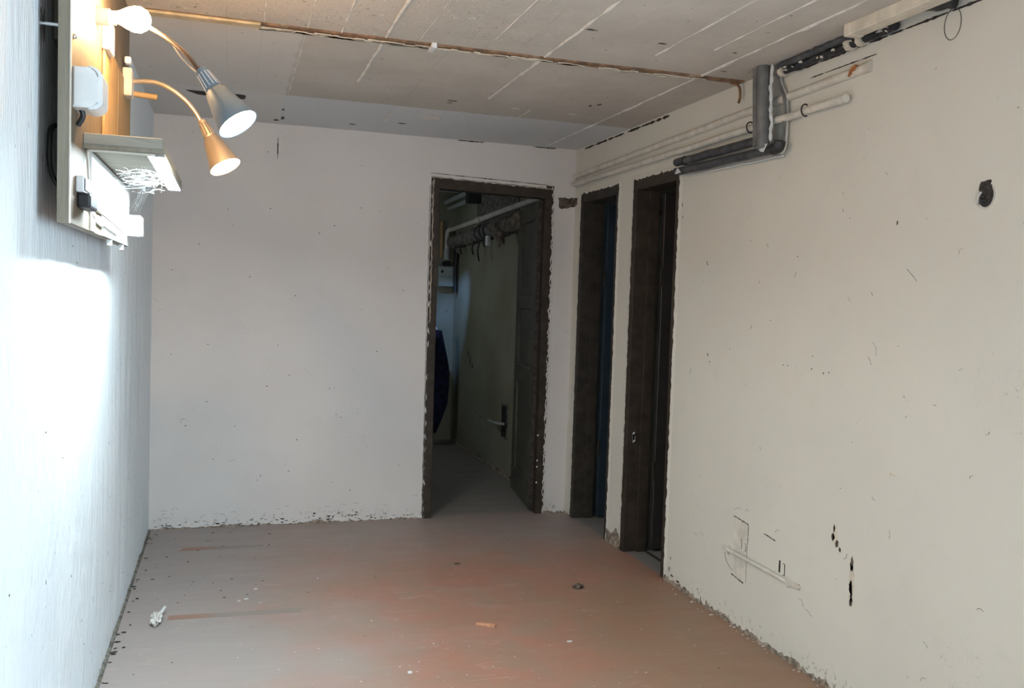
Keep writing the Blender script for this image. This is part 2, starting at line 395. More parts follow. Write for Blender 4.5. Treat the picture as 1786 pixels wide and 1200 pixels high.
link('painted_length', B(((.0, -1.972, H-.014), (.50, -1.925, H-.004)), bev=.003), 'bulb_tinted', st)['label'] = 'painted left length tinted with orange bulb light'  # orange light of the bulb put into this length's colour
link('bracket', B(((1.115, -1.972, H-.020), (1.135, -1.895, H)), bev=.004), 'tape', st)['label'] = 'pale clip wrapped round the flange'
link('bent_end', T(curve([(2.41, -1.925, H-.01), (2.445, -1.93, H-.02), (2.452, -1.932, H-.06), (2.447, -1.93, H-.09)]), .006, 8), 'rust', st, True)

# dark ragged gaps between ceiling and walls
def gap(parent, P, nrm, a, b, wid, seed, mat='crack', name='ceiling_gap', out=.0015, step=.014, prob=.85):
    a, b = Vector(a), Vector(b); n = int((b-a).length/step); bm = bmesh.new(); rr = random.Random(seed); d = (b-a).normalized(); pz = Vector((-d.y, d.x))
    i = 0
    while i < n:
        L = rr.randint(3, 14)
        if rr.random() < prob and i+L <= n:
            up_, lo = [], []
            for j in range(L+1):
                q = a.lerp(b, (i+j)/n); e = math.sin(math.pi*j/L)**.5 if 0 < j < L else .08
                hh = wid*e*(.4+.8*abs(noise.noise(Vector(((i+j)*.4, seed, 0)))*1.6))
                up_.append(q+pz*hh*.5); lo.append(q-pz*hh*.5)
            prism(bm, [P(q.x, q.y, .0002) for q in up_+lo[::-1]], nrm, out)
        i += L
    o = link(name, bm, mat, parent); tag(o, kind='stuff'); return o
gap(wr, PR, NR, (-1.25, 2.285), (-.02, 2.288), .022, 3)
gap(wb, PB, NB, (1.7, 2.296), (2.45, 2.297), .010, 5, prob=.6)
gap(wb, PB, NB, (.08, 2.297), (.7, 2.297), .008, 6, prob=.35)
gap(wb, PB, NB, (.655, 1.98), (.658, 2.30), .007, 7, name='wall_crack', prob=.7)
gap(wb, PB, NB, (D1[0]-.006, .02), (D1[0]-.010, D1[2]+.03), .004, 8, name='frame_crack', prob=.8, out=.0055)
gap(wb, PB, NB, (D1[0]-.01, D1[2]+.030), (D1[1]+.01, D1[2]+.005), .004, 9, name='frame_crack', prob=.7, out=.0055)
gap(wr, PR, NR, (-2.75, 2.215), (-2.23, 2.215), .007, 15, name='wall_crack', prob=.7)

# crumbled feet of the walls
def foot(parent, P, a, b, hgt, amp, seed, out=.003, mat='earth'):
    bm = bmesh.new(); n = int(abs(b-a)/.012); L = []; rr = random.Random(seed)
    for i in range(n+1):
        q = a+(b-a)*i/n; h = max(.003, hgt*(.55+1.1*noise.noise(Vector((q*6, seed, 0))))+rr.uniform(-amp, amp))
        L.append([bm.verts.new(P(q, 0, out*2.2)), bm.verts.new(P(q, h, out)), bm.verts.new(P(q, h, -.002))])
    for p, q in zip(L, L[1:]):
        bm.faces.new((p[0], q[0], q[1], p[1])); bm.faces.new((p[1], q[1], q[2], p[2]))
    o = link('crumbled_foot', bm, mat, parent); tag(o, kind='stuff')
foot(wr, PR, -3.6, D3[0]+.0, .026, .009, 1); foot(wr, PR, D3[1], D2[0], .07, .02, 2, .004); foot(wr, PR, D2[1], -.0, .02, .01, 3)
foot(wb, PB, 0, D1[0], .014, .006, 4); foot(wb, PB, D1[1], W, .022, .01, 5, .004); foot(wl, PL, REAR, 0, .010, .006, 6, .006, 'lagging')

# small chips, knocks and stains with a shape of their own
def chips(parent, P, nrm, items, mat, seed, name):
    bm = bmesh.new()
    for i, (u, v, w, h) in enumerate(items):
        k = max(6, int((w+h)*220)); rr = random.Random(seed+i); pts = []
        for j in range(k):
            an = 2*math.pi*j/k; r = rr.uniform(.62, 1.1); pts.append(P(u+math.cos(an)*w*.5*r, v+math.sin(an)*h*.5*r, .0003))
        prism(bm, pts, nrm, .0012)
    o = link(name, bm, mat, parent); tag(o, kind='stuff'); return o
chips(wr, PR, NR, [(-2.655, .575, .012, .035), (-2.65, .545, .022, .03), (-2.672, .525, .018, .03), (-2.69, .508, .012, .018), (-2.757, .475, .018, .055), (-2.757, .395, .02, .05), (-2.762, .345, .016, .04),
    (-2.762, .372, .012, .03), (-1.44, .065, .010, .028), (-1.47, .04, .03, .012), (-1.53, .03, .035, .012), (-1.60, .02, .03, .015), (-1.72, .055, .010, .006), (-1.75, .015, .008, .03), (-1.8, .02, .01, .02),
    (-2.92, .822, .004, .008), (-2.89, 1.64, .008, .018), (-1.42, 1.83, .006, .02), (-1.43, 1.77, .006, .012), (-2.55, 1.12, .006, .01), (-2.58, 1.125, .005, .008), (-2.48, 1.13, .005, .008), (-1.45, .12, .006, .02),
    (-1.72, 1.13, .005, .02), (-1.74, 1.10, .006, .008), (-2.36, 1.55, .006, .006), (-2.2, 1.3, .005, .005), (-2.3, 1.13, .006, .006), (-2.33, 1.13, .006, .006)], 'brick', 50, 'plaster_chip')
chips(wr, PR, NR, [(-2.918, .822, .05, .014), (-2.66, .555, .03, .07), (-2.76, .41, .03, .14), (-2.67, 2.205, .12, .02)], 'cream', 90, 'bared_undercoat')
chips(wb, PB, NB, [(R_.uniform(.1, 1.5), R_.uniform(.1, 1.9), R_.uniform(.004, .012), R_.uniform(.004, .008)) for _ in range(34)]+[(R_.gauss(.95, .13), R_.uniform(.005, .06), R_.uniform(.006, .03), R_.uniform(.004, .012)) for _ in range(26)]
      + [(R_.uniform(.02, 1.5), R_.uniform(.004, .04), R_.uniform(.006, .03), R_.uniform(.003, .01)) for _ in range(40)], 'crack', 120, 'plaster_chip')
chips(wl, lambda y, z, o=0: PL(y, z, o+.008), NL, [(R_.uniform(-4.2, -.4), R_.uniform(.1, 1.7), R_.uniform(.003, .010), R_.uniform(.003, .008)) for _ in range(46)], 'lagging', 160, 'plaster_chip')
chips(ce, lambda x, y, o=0: Vector((x, y, H-.0005-o)), Vector((0, 0, -1)), [(1.42, -1.03, .055, .03), (1.42, -.98, .03, .015), (2.06, -1.22, .02, .03), (2.09, -1.26, .02, .05), (.66, -.43, .02, .04), (.64, -.12, .03, .06), (.67, -.2, .02, .1),
      (.30, -1.05, .03, .06), (1.9, -2.3, .04, .02), (1.6, -2.35, .05, .02), (2.3, -2.05, .03, .01), (2.2, -2.3, .02, .01), (1.3, -.35, .05, .03), (1.05, -.2, .04, .02)], 'brick', 210, 'ceiling_chip')
chips(ce, lambda x, y, o=0: Vector((x, y, H-.0005-o)), Vector((0, 0, -1)), [(1.42, -.58, .10, .16), (1.36, -.62, .05, .05), (1.75, -1.0, .05, .02), (2.05, -1.0, .06, .02), (1.73, -.75, .07, .03), (1.2, -.42, .03, .12), (1.93, -.18, .03, .02)], 'fin', 250, 'whitewash_fleck')
bm = bmesh.new(); prism(bm, ragged([(.19, -.70, H-.0006), (.47, -.70, H-.0006), (.47, -.60, H-.0006), (.24, -.615, H-.0006)], .03, .008, 4), (0, 0, -1), .0012)
link('ceiling_hole', bm, 'crack', ce)
bm = bmesh.new(); prism(bm, ragged([PB(2.357, 1.995), PB(2.474, 2.0), PB(2.474, 1.945), PB(2.42, 1.935), PB(2.372, 1.925)], .012, .006, 3), NB, .004)
prism(bm, ragged([PR(0, 2.0), PR(-.045, 1.995), PR(-.035, 1.955), PR(0, 1.95)], .012, .004, 8), NR, .004)
link('bare_brick_patch', bm, 'brick', wb)
bm = bmesh.new(); prism(bm, ragged([PR(D3[1]-.004, .0), PR(D2[0]+.004, .0), PR(D2[0]+.004, .075), PR(-.75, .05), PR(-.80, .10), PR(D3[1]-.004, .06)], .012, .006, 31), NR, .005)
link('bare_plaster_patch', bm, 'earth', wr)

def scratches(parent, P, items, seed):
    bm = bmesh.new(); rr = random.Random(seed)
    for (u, v, L, an) in items:
        d = Vector((math.cos(an), math.sin(an)))*L; k = Vector((-d.y, d.x))*rr.uniform(-.5, .5)
        tube(bm, curve([P(u, v, .0003), P(u+d.x*.5+k.x*.6, v+d.y*.5+k.y*.6, .0003), P(u+d.x, v+d.y, .0003)], 4), [rr.uniform(.0003, .0011) for _ in range(9)], 4)
    tag(link('scratch_marks', bm, 'lagging', parent), kind='stuff')
scratches(wb, PB, [(.03, 1.28, .03, 2.5), (.03, 1.22, .03, .3), (.15, .62, .05, -.2), (.16, .60, .03, .8), (.38, .47, .02, 1.5), (.42, .38, .04, .3), (1.0, .8, .01, 0), (1.3, 1.5, .02, 1.2), (1.1, .9, .02, .2), (1.48, .14, .04, .1), (.92, 1.2, .01, 1)]+[(R_.uniform(.05, 1.5), R_.uniform(.02, .12), R_.uniform(.01, .04), R_.uniform(-.3, .3)) for _ in range(26)], 5)
scratches(wr, PR, [(R_.uniform(-3.3, -1.5), R_.uniform(.15, 1.9), R_.uniform(.006, .03), R_.uniform(0, 3.1)) for _ in range(34)]+[(-2.82, 1.20, .05, 1.2), (-2.80, 1.17, .03, 1.0), (-2.99, 1.45, .06, .7), (-2.08, .50, .03, 2.9), (-2.3, .47, .03, 2.8), (-2.55, .22, .04, .4), (-2.5, .24, .04, .5), (-2.0, .49, .05, 2.9)], 6)
# ------------------------------------------------------------------ doors
def rect_frame(P, nrm, a, b, top, face, deep, lip=.003, tilt=0):
    """door frame around an opening in wall coords, mitre-less boxes"""
    bm = bmesh.new()
    def bx(u0, v0, u1, v1, o0, o1):
        p = P(u0, v0, o0); q = P(u1, v1, -o1); box(bm, p, q, .002, 1)
    return bm, bx
d1 = empty('door_1', (1.94, 0, 0)); tag(d1, 'dark brown framed doorway in the back wall leading to the corridor', kind='structure')
bm = B(((D1[0]-.004, -.003, 0), (D1[0]+.050, .09, D1[2]+.004)), bev=.002, seg=1); link('door_jamb', bm, 'frame', d1)
bm = B(((D1[1]-.050, -.003, 0), (D1[1]+.004, .09, D1[2]+.004)), bev=.002, seg=1); link('door_jamb', bm, 'frame', d1)
bm = bmesh.new()
prism(bm, [PB(D1[0]-.004, 2.074), PB(D1[1]+.004, 2.052), PB(D1[1]+.004, 1.985), PB(D1[0]-.004, 2.003)], (0, 1, 0), .09); link('door_head', bm, 'frame', d1)
bm = bmesh.new()                                         # painted-over upper edge of the frame
rag_strip(bm, PB, NB, (D1[0]-.004, 2.076), (D1[1]+.004, 2.054), (0, -1), .012, .006, .005, 61, base=0)
rag_strip(bm, PB, NB, (D1[0], 1.2), (D1[0], 2.07), (1, 0), .014, .005, .005, 62, base=0)
link('overpainted_edge', bm, 'beige', d1)
lf = empty('door_leaf', (2.275, .06, .012)); lf.parent = d1; lf.matrix_parent_inverse = d1.matrix_basis.inverted()
lfang = math.atan2(.66, .088)
def leafbox(boxes, name, mat, par, bev=.002):
    bm = B(*boxes, bev=bev, seg=1); bmesh.ops.transform(bm, matrix=Matrix.Translation((2.275, .06, .012)) @ Matrix.Rotation(lfang, 4, 'Z'), verts=bm.verts)
    return link(name, bm, mat, par)
LW, LH = .69, 1.965
# leaf: x along the width, thickness y -.02..+.02
leafbox([((0, -.02, 0), (.11, .02, LH))], 'stile', 'leaf', lf); leafbox([((LW-.11, -.02, 0), (LW, .02, LH))], 'stile', 'leaf', lf)
rails = [(0, .17), (.78, .89), (1.28, 1.37), (LH-.11, LH)]
for a, b in rails: leafbox([((.11, -.02, a), (LW-.11, .02, b))], 'rail', 'leaf', lf)
for (a, b) in zip([r[1] for r in rails], [r[0] for r in rails][1:]):
    leafbox([((.11, -.006, a), (LW-.11, .006, b))], 'leaf_panel', 'leaf', lf, .001)
leafbox([((.108, .006, .17), (.135, .017, .178)), ((.108, .006, .89), (LW-.108, .022, .897))], 'moulding', 'grey_pipe', lf, .001)
leafbox([((-.003, -.022, 0), (.001, .022, LH))], 'dark_gap_strip', 'crack', lf, .0005)  # dark strip over the hinge edge, standing in for the shaded gap
bm = bmesh.new()
for z in (.20, .30, .34, .50): lathe(bm, [(0, .006), (.002, .005)], (D1[1]-.045-.005, -.004, z), (0, -1, 0), 8, True, True)
tag(link('filled_screw_hole', bm, 'tape', d1), 'pale filled screw holes on the right jamb', kind='stuff')

def side_door(idx, D, leafmat, framemat, label, leaf_w):
    d = empty('door_%d' % idx, (W, (D[0]+D[1])/2, 0)); tag(d, label, kind='structure')
    f = .042
    for (y0, y1) in ((D[0]-.003, D[0]+f), (D[1]-f-.008, D[1]+.003)):
        link('door_jamb', B(((W-.003, y0, 0), (W+TB-.005, y1, D[2]+.003)), bev=.002, seg=1), framemat, d)
    link('door_head', B(((W-.003, D[0]+f, D[2]-.062), (W+TB-.005, D[1]-f-.008, D[2]+.003)), bev=.002, seg=1), framemat, d)
    link('door_stop', B(((W+.07, D[1]-f-.022, .0), (W+TB-.005, D[1]-f-.008, D[2]-.06)), bev=.001, seg=1), framemat, d)
    # leaf swung fully into the side room, hinged on the far jamb
    yl = D[1]-f-.055
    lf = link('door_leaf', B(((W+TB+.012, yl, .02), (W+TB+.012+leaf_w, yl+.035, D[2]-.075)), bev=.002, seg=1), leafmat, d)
    for z in (.45, 1.5):
        link('hinge', T([(W+TB+.006, yl+.002, z-.05), (W+TB+.006, yl+.002, z+.05)], .006, 8), 'frame', lf, True)
    return d
d2 = side_door(2, D2, 'leaf_bluelit', 'frame_grey', 'narrow dark framed doorway nearest the corner with a leaf tinted by painted blue light', .48)
d3 = side_door(3, D3, 'leaf_brown', 'frame', 'narrow brown framed doorway with an open dark brown leaf', .47)
bm = bmesh.new()
for (y, z) in ((-.895, .60), (-.90, .61)): prism(bm, ragged([(W+.03, D3[1]-.0505, z), (W+.042, D3[1]-.0505, z+.01), (W+.04, D3[1]-.0505, z+.05), (W+.028, D3[1]-.0505, z+.04)], .02, .003, 2), (0, -1, 0), .0008)
link('paint_scrape', bm, 'tape', d3)['label'] = 'white scrape on the far jamb'
link('threshold', B(((W+.115, D3[0], -.01), (W+.135, D3[1], .003))), 'crack', d3)
# side rooms behind the right wall
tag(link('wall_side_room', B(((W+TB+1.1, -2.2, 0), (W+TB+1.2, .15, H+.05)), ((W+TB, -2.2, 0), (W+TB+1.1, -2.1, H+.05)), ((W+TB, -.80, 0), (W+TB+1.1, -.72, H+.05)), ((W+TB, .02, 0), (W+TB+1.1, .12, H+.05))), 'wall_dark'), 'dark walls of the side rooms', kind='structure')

# ------------------------------------------------------------------ corridor behind door 1
CX, CY = 2.43, 2.95
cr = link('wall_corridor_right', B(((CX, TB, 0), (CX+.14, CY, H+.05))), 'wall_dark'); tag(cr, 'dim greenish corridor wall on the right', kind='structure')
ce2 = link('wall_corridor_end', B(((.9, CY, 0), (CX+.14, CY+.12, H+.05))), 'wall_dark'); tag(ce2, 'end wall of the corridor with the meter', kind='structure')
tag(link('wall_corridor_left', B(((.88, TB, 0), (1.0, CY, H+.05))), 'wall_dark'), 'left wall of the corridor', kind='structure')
foot(cr, lambda q, h, o=0: Vector((CX-o, q, h)), TB, CY, .03, .015, 11)
link('pilaster', B(((CX-.012, 1.0, 1.98), (CX+.01, 2.17, 2.30)), bev=.004, seg=1), 'lagging', cr)
chips(cr, lambda y, z, o=0: Vector((CX-o, y, z)), NR, [(2.35, .86, .03, .07), (2.28, .80, .03, .10), (2.2, .76, .03, .05), (2.05, .38, .02, .02), (1.9, .36, .02, .02), (1.0, .02, .1, .02), (1.9, .03, .12, .02), (1.35, .02, .1, .02)], 'crack', 300, 'plaster_chip')

t = empty('white_water_pipe', (CX, 1.5, 2.0)); tag(t, 'pale water pipe along the corridor wall turning down to the meter', 'pipe')
link('pipe', T(curve([(2.375, .35, 2.035), (2.375, 1.2, 2.02), (2.375, 1.95, 2.0), (2.375, 2.75, 1.985), (2.37, 2.87, 1.985), (2.345, 2.90, 1.97), (2.335, 2.90, 1.93), (2.335, 2.90, 1.85), (2.335, 2.90, 1.74)], 6), .022, 12), 'conduit', t, True)
link('coupling', T([(2.375, 1.86, 2.003), (2.375, 1.98, 2.0)], .029, 12), 'conduit', t, True)
link('coupling', T([(2.335, 2.90, 1.80), (2.335, 2.90, 1.70)], .030, 12), 'meter', t, True)
t = empty('water_meter', (2.34, 2.93, 1.5)); tag(t, 'grey meter box on the corridor end wall below the pipe', 'meter')
link('case', B(((2.255, 2.85, 1.45), (2.40, 2.95, 1.64)), bev=.008), 'meter', t)
link('cover', B(((2.262, 2.838, 1.545), (2.393, 2.85, 1.632)), bev=.004), 'meter', t)
link('latch', B(((2.272, 2.828, 1.575), (2.292, 2.84, 1.60))), 'black', t)
link('nut', T([(2.30, 2.90, 1.66), (2.37, 2.90, 1.67)], .022, 6), 'black', t)
tag(link('copper_pipe', T([(2.285, 2.92, 2.05), (2.29, 2.92, 1.72)], .016, 10), 'pine', smooth=True), 'yellow brown upright pipe left of the white one', 'pipe')
t = tag(link('rubber_hose', T(curve([(2.41, 2.80, 1.76), (2.40, 2.80, 1.62), (2.405, 2.80, 1.40)]), .018, 8), 'black', smooth=True), 'short black pipe hanging beside the meter', 'pipe')
t = empty('lagged_pipe', (CX, 2.1, 1.87)); tag(t, 'thick pipe in crumbling dusty lagging on the corridor wall', 'pipe')
pts = [(2.350, 2.72-2.0*i/40, 1.855+.05*(i/40)+.01*noise.noise(Vector((i*.5, 0, 0)))) for i in range(41)]
link('lagging', T(pts, [.060*(1+.30*noise.noise(Vector((i*.31, 3, 0)))) for i in range(41)], 12), 'lagging', t, True)
for k, y in enumerate((1.75, 1.62, 1.5, 1.12)):
    link('clamp', T([(2.350, y, 1.88), (2.350, y-.03, 1.881)], .070, 14), 'dark_pipe', t, True)
for k, (y, l) in enumerate(((1.9, .10), (1.72, .16), (2.3, .08), (1.55, .05), (2.5, .07))):
    link('wire_tail', T(curve([(2.33, y, 1.82), (2.32, y+.02, 1.81-l*.5), (2.325, y-.01, 1.81-l)], 4), .007, 6), 'black', t, True)
link('valve', B(((2.30, 1.40, 1.76), (2.33, 1.46, 1.84)), bev=.008), 'tape', t)['label'] = 'small shiny tag on the pipe'
link('sagging_flap', T([(2.30, 1.16, 1.93), (2.30, 1.12, 1.85), (2.31, 1.09, 1.73)], [.025, .05, .006], 8), 'lagging', t, True)
for k, (x, z) in enumerate(((2.325, 2.245), (2.36, 2.19))):
    tag(link('ceiling_pipe', T([(x, 2.08, z), (x-.01, 2.92, z-.012)], .022, 10), 'meter', smooth=True),
        ['upper grey pipe under the corridor ceiling', 'lower grey pipe under the corridor ceiling'][k], 'pipe', 'grey pipes under the corridor ceiling')
tag(link('pipe_bracket', B(((2.30, 2.03, 2.15), (2.43, 2.12, 2.27)), bev=.008), 'black'), 'dark bracket where the corridor ceiling pipes end', 'bracket')
t = empty('wall_latch', (CX, 1.2, .42)); tag(t, 'dark slot plate with a lever low on the corridor wall', 'latch')
link('plate', B(((CX-.006, 1.12, .285), (CX, 1.285, .555)), bev=.004), 'lagging', t); link('slot', B(((CX-.009, 1.14, .30), (CX-.004, 1.265, .54)), bev=.003), 'black', t)
link('lever', T(curve([(CX-.01, 1.18, .40), (CX-.06, 1.20, .405), (CX-.065, 1.30, .40), (CX-.065, 1.42, .395)], 4),   .011, 8), 'meter', t, True)

# dark blue coat hanging just inside the corridor
t = empty('hanging_coat', (2.24, 2.6, 1.0)); tag(t, 'navy blue work coat hanging at the left of the corridor view', 'coat')
bm = bmesh.new(); rows = []; n = 20
for i in range(15):
    f = i/14; z = 1.05-.93*f; wd_ = (.045+.075*math.sin(min(1, f*2.2)*1.4))*(1 if f < .75 else 1-(f-.75)*2.6); cx_ = 2.195-.03*f
    rows.append([bm.verts.new((cx_+wd_*math.cos(a)*(1+.25*math.sin(5*a+f*3)), 2.62+.05*math.sin(a)*(1+.2*math.sin(4*a+f*5)), z)) for a in [2*math.pi*k/n for k in range(n)]])
for a, b in zip(rows, rows[1:]):
    for k in range(n): bm.faces.new((a[k], a[(k+1) % n], b[(k+1) % n], b[k]))
bm.faces.new(rows[0]); bm.faces.new(rows[-1][::-1]); link('body', bm, 'navy', t, True)
link('sleeve', T(curve([(2.15, 2.57, 1.0), (2.135, 2.555, .75), (2.14, 2.56, .5), (2.15, 2.565, .2)]), [.035]*8+[.032]*8+[.028]*9, 10), 'lagging', t, True)['label'] = 'grey lining edge'
link('hook', T([(2.19, 2.95, 1.09), (2.19, 2.62, 1.07), (2.19, 2.60, 1.05)], .012, 8), 'tape', t, True)

# ------------------------------------------------------------------ pipes on the right wall
t = empty('buried_conduit', (W, -1.35, 2.15)); tag(t, 'upper painted conduit half sunk in the right wall', 'conduit')
link('pipe', T(wobble((W-.006, -2.715, 2.179), (W-.006, 0, 2.130), 50, .002, 1), .017, 12), 'conduit', t, True)
link('end_cap', T([(W-.007, -2.73, 2.179), (W-.007, -2.69, 2.178)], .0185, 12), 'conduit', t, True)
bm = bmesh.new(); prism(bm, ragged([PR(-2.645, 2.188), PR(-2.665, 2.195), PR(-2.672, 2.180), PR(-2.65, 2.168), PR(-2.635, 2.165)], .008, .004, 5), NR, .0245); link('rust_spot', bm, 'orange', t)
t = empty('surface_conduit', (W, -1.3, 2.09)); tag(t, 'lower painted conduit standing off the right wall above the doors', 'conduit')
link('pipe', T(wobble((W-.028, -2.62, 2.088), (W-.028, -.03, 2.078), 50, .003, 4), .0145, 12), 'conduit', t, True)
link('end_cap', T([(W-.028, -2.635, 2.088), (W-.028, -2.60, 2.088)], .016, 12), 'conduit', t, True)
for k, y in enumerate((-2.40, -2.03)):
    pts = [(W-.028+.020*math.cos(a)-.004, y-.012*math.sin(a*.5), 2.089+.022*math.sin(a)) for a in [math.pi*(.35+1.3*j/16) for j in range(17)]]
    link('wire_clip', T(pts, .0028, 6), 'black', t, True)
t = empty('vertical_duct', (W-.07, -2.18, 2.15)); tag(t, 'pair of dark grey upright pipes joining ceiling and lower pipes', 'pipe')
link('pipe', T(wobble((W-.075, -2.130, 2.33), (W-.075, -2.155, 1.99), 12, .001, 2), .014, 12), 'grey_pipe', t, True)
link('pipe', T(wobble((W-.075, -2.178, 2.33), (W-.075, -2.205, 1.975), 12, .001, 3), .024, 14), 'grey_pipe', t, True)
link('paint_crust', T(wobble((W-.058, -2.212, 2.30), (W-.055, -2.225, 2.0), 24, .007, 9), [.004+.004*abs(math.sin(i*2.1)) for i in range(25)], 7), 'tape', t, True)
t = tag(link('wall_cable', T(curve([(W-.014, -2.205, H), (W-.014, -2.21, 2.24), (W-.014, -2.25, 2.17), (W-.014, -2.262, 2.08), (W-.014, -2.26, 1.985), (W-.02, -2.245, 1.955)], 8), .010, 10), 'conduit', smooth=True), 'painted cable curving down beside the upright grey pipes', 'cable')
tag(link('wall_cable', T(curve([(W-.030, -2.215, H), (W-.030, -2.22, 2.24), (W-.028, -2.262, 2.165), (W-.028, -2.272, 2.08), (W-.028, -2.268, 1.975)], 8), .0065, 10), 'grey_pipe', smooth=True), 'thin grey cable in front of the curving painted one', 'cable')
t = empty('horizontal_pipe', (W-.04, -1.85, 2.01)); tag(t, 'upper black wrapped pipe running right of the brown doorway head', 'pipe')
link('pipe', T(wobble((W-.040, -1.42, 2.028), (W-.050, -2.19, 2.018), 26, .003, 6), .019, 12), 'dark_pipe', t, True)
link('coupling', T([(W-.041, -1.50, 2.026), (W-.041, -1.512, 2.026)], .022, 12), 'black', t, True)
t = empty('horizontal_pipe', (W-.04, -1.85, 1.98)); tag(t, 'lower black wrapped pipe with torn white tape at both ends', 'pipe')
link('pipe', T(wobble((W-.038, -1.42, 1.984), (W-.050, -2.26, 1.968), 26, .003, 8), .0185, 12), 'dark_pipe', t, True)
link('elbow', T(curve([(W-.05, -2.24, 1.968), (W-.05, -2.272, 1.972), (W-.05, -2.282, 1.995)], 6), .023, 12), 'black', t, True)
bm = bmesh.new(); prism(bm, ragged([(W-.060, -1.45, 1.968), (W-.060, -1.475, 1.995), (W-.060, -1.505, 1.968)], .01, .002, 1), NR, .003); link('torn_tape', bm, 'tape', t); bm = bmesh.new(); prism(bm, ragged([(W-.078, -2.175, 1.985), (W-.078, -2.24, 1.988), (W-.078, -2.215, 1.96), (W-.078, -2.19, 1.965)], .01, .004, 2), NR, .003)
link('torn_tape', bm, 'tape', t)
link('paint_edge', T(wobble((W-.012, -1.50, 1.960), (W-.02, -2.26, 1.943), 30, .003, 12), .0035, 6), 'tape', t, True)

t = empty('tarred_pipe', (W-.03, -2.5, 2.27)); tag(t, 'black tarred pipe in the gap between ceiling and right wall', 'pipe')
link('pipe', T(wobble((W-.022, -2.24, 2.272), (W-.022, -2.86, 2.276), 40, .005, 4), [.017+.006*noise.noise(Vector((i*.5, 1, 1))) for i in range(41)], 10), 'black', t, True)
link('wrapping', T(wobble((W-.045, -2.24, 2.288), (W-.045, -2.70, 2.290), 30, .005, 14), [.013+.006*noise.noise(Vector((i*.6, 6, 1))) for i in range(31)], 8), 'dark_pipe', t, True)
for k, y in enumerate((-2.245, -2.64, -2.70)):
    link('plaster_collar', T([(W-.024, y-.012, 2.274), (W-.024, y+.012, 2.274)], .024, 9), 'cream', t, True)
bm = bmesh.new(); rr = random.Random(5)
for i in range(26):
    y = rr.uniform(-2.85, -2.26); z = 2.258+rr.uniform(-.006, .03); s = rr.uniform(.004, .02)
    prism(bm, ragged([(W-.045, y-s, z), (W-.045, y+s, z+.004), (W-.045, y+s*.6, z+.009), (W-.045, y-s*.5, z+.008)], .006, .003, i), NR, .003)
tag(link('plaster_remains', bm, 'conduit', t), kind='stuff')
t = empty('cable_trunking', (W-.1, -3, 2.28)); tag(t, 'cream square trunking under the ceiling at the top right', 'trunking')
link('channel', B(((W-.125, -3.30, 2.262), (W-.070, -2.76, 2.302)), bev=.003), 'cream', t)
link('end_piece', B(((W-.127, -2.765, 2.260), (W-.068, -2.735, 2.302)), bev=.003), 'cream', t)
t = tag(link('tarred_bracket', T(wobble((W-.05, -3.0, 2.29), (W-.03, -3.12, 2.27), 8, .012, 3), .018, 8), 'black', smooth=True), 'black tarred lump at the top edge above the wall circle', 'bracket')
# ceiling-wall corner plaster beads
gap(wr, PR, NR, (-3.2, 2.262), (-2.25, 2.262), .014, 44, 'crack', prob=.9)
gap(wr, PR, NR, (-2.2, 2.285), (-1.95, 2.285), .03, 47, 'cream', name='plaster_smear', out=.006)

# round cover outline and open socket hole
bm = bmesh.new(); cen = (-3.081, 2.222)
pts = [PR(cen[0]+.033*math.cos(a), cen[1]+.047*math.sin(a), .0008) for a in [2*math.pi*k/40 for k in range(41)]]; tube(bm, pts, .0016, 6)
link('box_outline', bm, 'lagging', wr)
t = empty('socket_hole', (W, -3.245, 1.69)); tag(t, 'round open wiring box with loose wires in the right wall', 'socket')
bm = bmesh.new(); lathe(bm, [(-.03, .030), (.001, .034), (.003, .037), (.0005, .040)], PR(-3.245, 1.692), NR, 28); link('ring', bm, 'conduit', t, True)
bm = bmesh.new(); lathe(bm, [(.0016, .033), (.0018, .001)], PR(-3.245, 1.692), NR, 24, True, True); bmesh.ops.scale(bm, vec=(1, .8, 1), space=Matrix.Translation(-PR(-3.245, 1.692)), verts=bm.verts); link('cavity', bm, 'black', t)
bm = bmesh.new(); prism(bm, ragged([PR(-3.225, 1.735), PR(-3.262, 1.738), PR(-3.268, 1.69), PR(-3.235, 1.665), PR(-3.222, 1.70)], .01, .004, 4), NR, .0035); link('broken_edge', bm, 'crack', t)
for k in range(3): link('wire', T(curve([PR(-3.25+.01*k, 1.675+.012*k, .003), PR(-3.235, 1.68+.01*k, .012), PR(-3.24+.012*k, 1.668, .006)], 5), .0022, 6), ['black', 'brick', 'tape'][k], t, True)

# low conduit with pointed brackets, outlet scars
t = empty('low_conduit', (W, -2.2, .3)); tag(t, 'short painted conduit low on the right wall with pointed ends', 'conduit')
link('pipe', T(wobble(PR(-1.975, .312, .012), PR(-2.405, .306, .012), 14, .001, 2), .0085, 10), 'conduit', t, True)
for s, (y0, y1) in enumerate(((-1.975, -1.915), (-2.405, -2.475))):
    z = .311-.006*s; q = (y1-y0)
    bm = bmesh.new(); prism(bm, [PR(y0, z-.022, 0), PR(y0+q*.2, z-.010), PR(y1, z-.008), PR(y1+q*.05, z), PR(y1, z+.008), PR(y0+q*.2, z+.010), PR(y0, z+.020)], NR, .012)
    bmesh.ops.bevel(bm, geom=list(bm.edges), offset=.002, segments=1, affect='EDGES'); link('pointed_bracket', bm, 'conduit', t)
link('shadow_line', T(wobble(PR(-1.965, .301, .002), PR(-2.415, .294, .002), 20, .001, 5), .0022, 6), 'lagging', t)  # dark line modelled in as the shade beneath the conduit
for q in ((-1.975, -1.918), (-2.405, -2.472)):
    link('outline', T([PR(q[0], .288, .002), PR(q[0]*.8+q[1]*.2, .300, .003), PR(q[1], .303, .003), PR(q[1], .316, .004)], .0016, 6), 'lagging', t)
slots = bmesh.new()
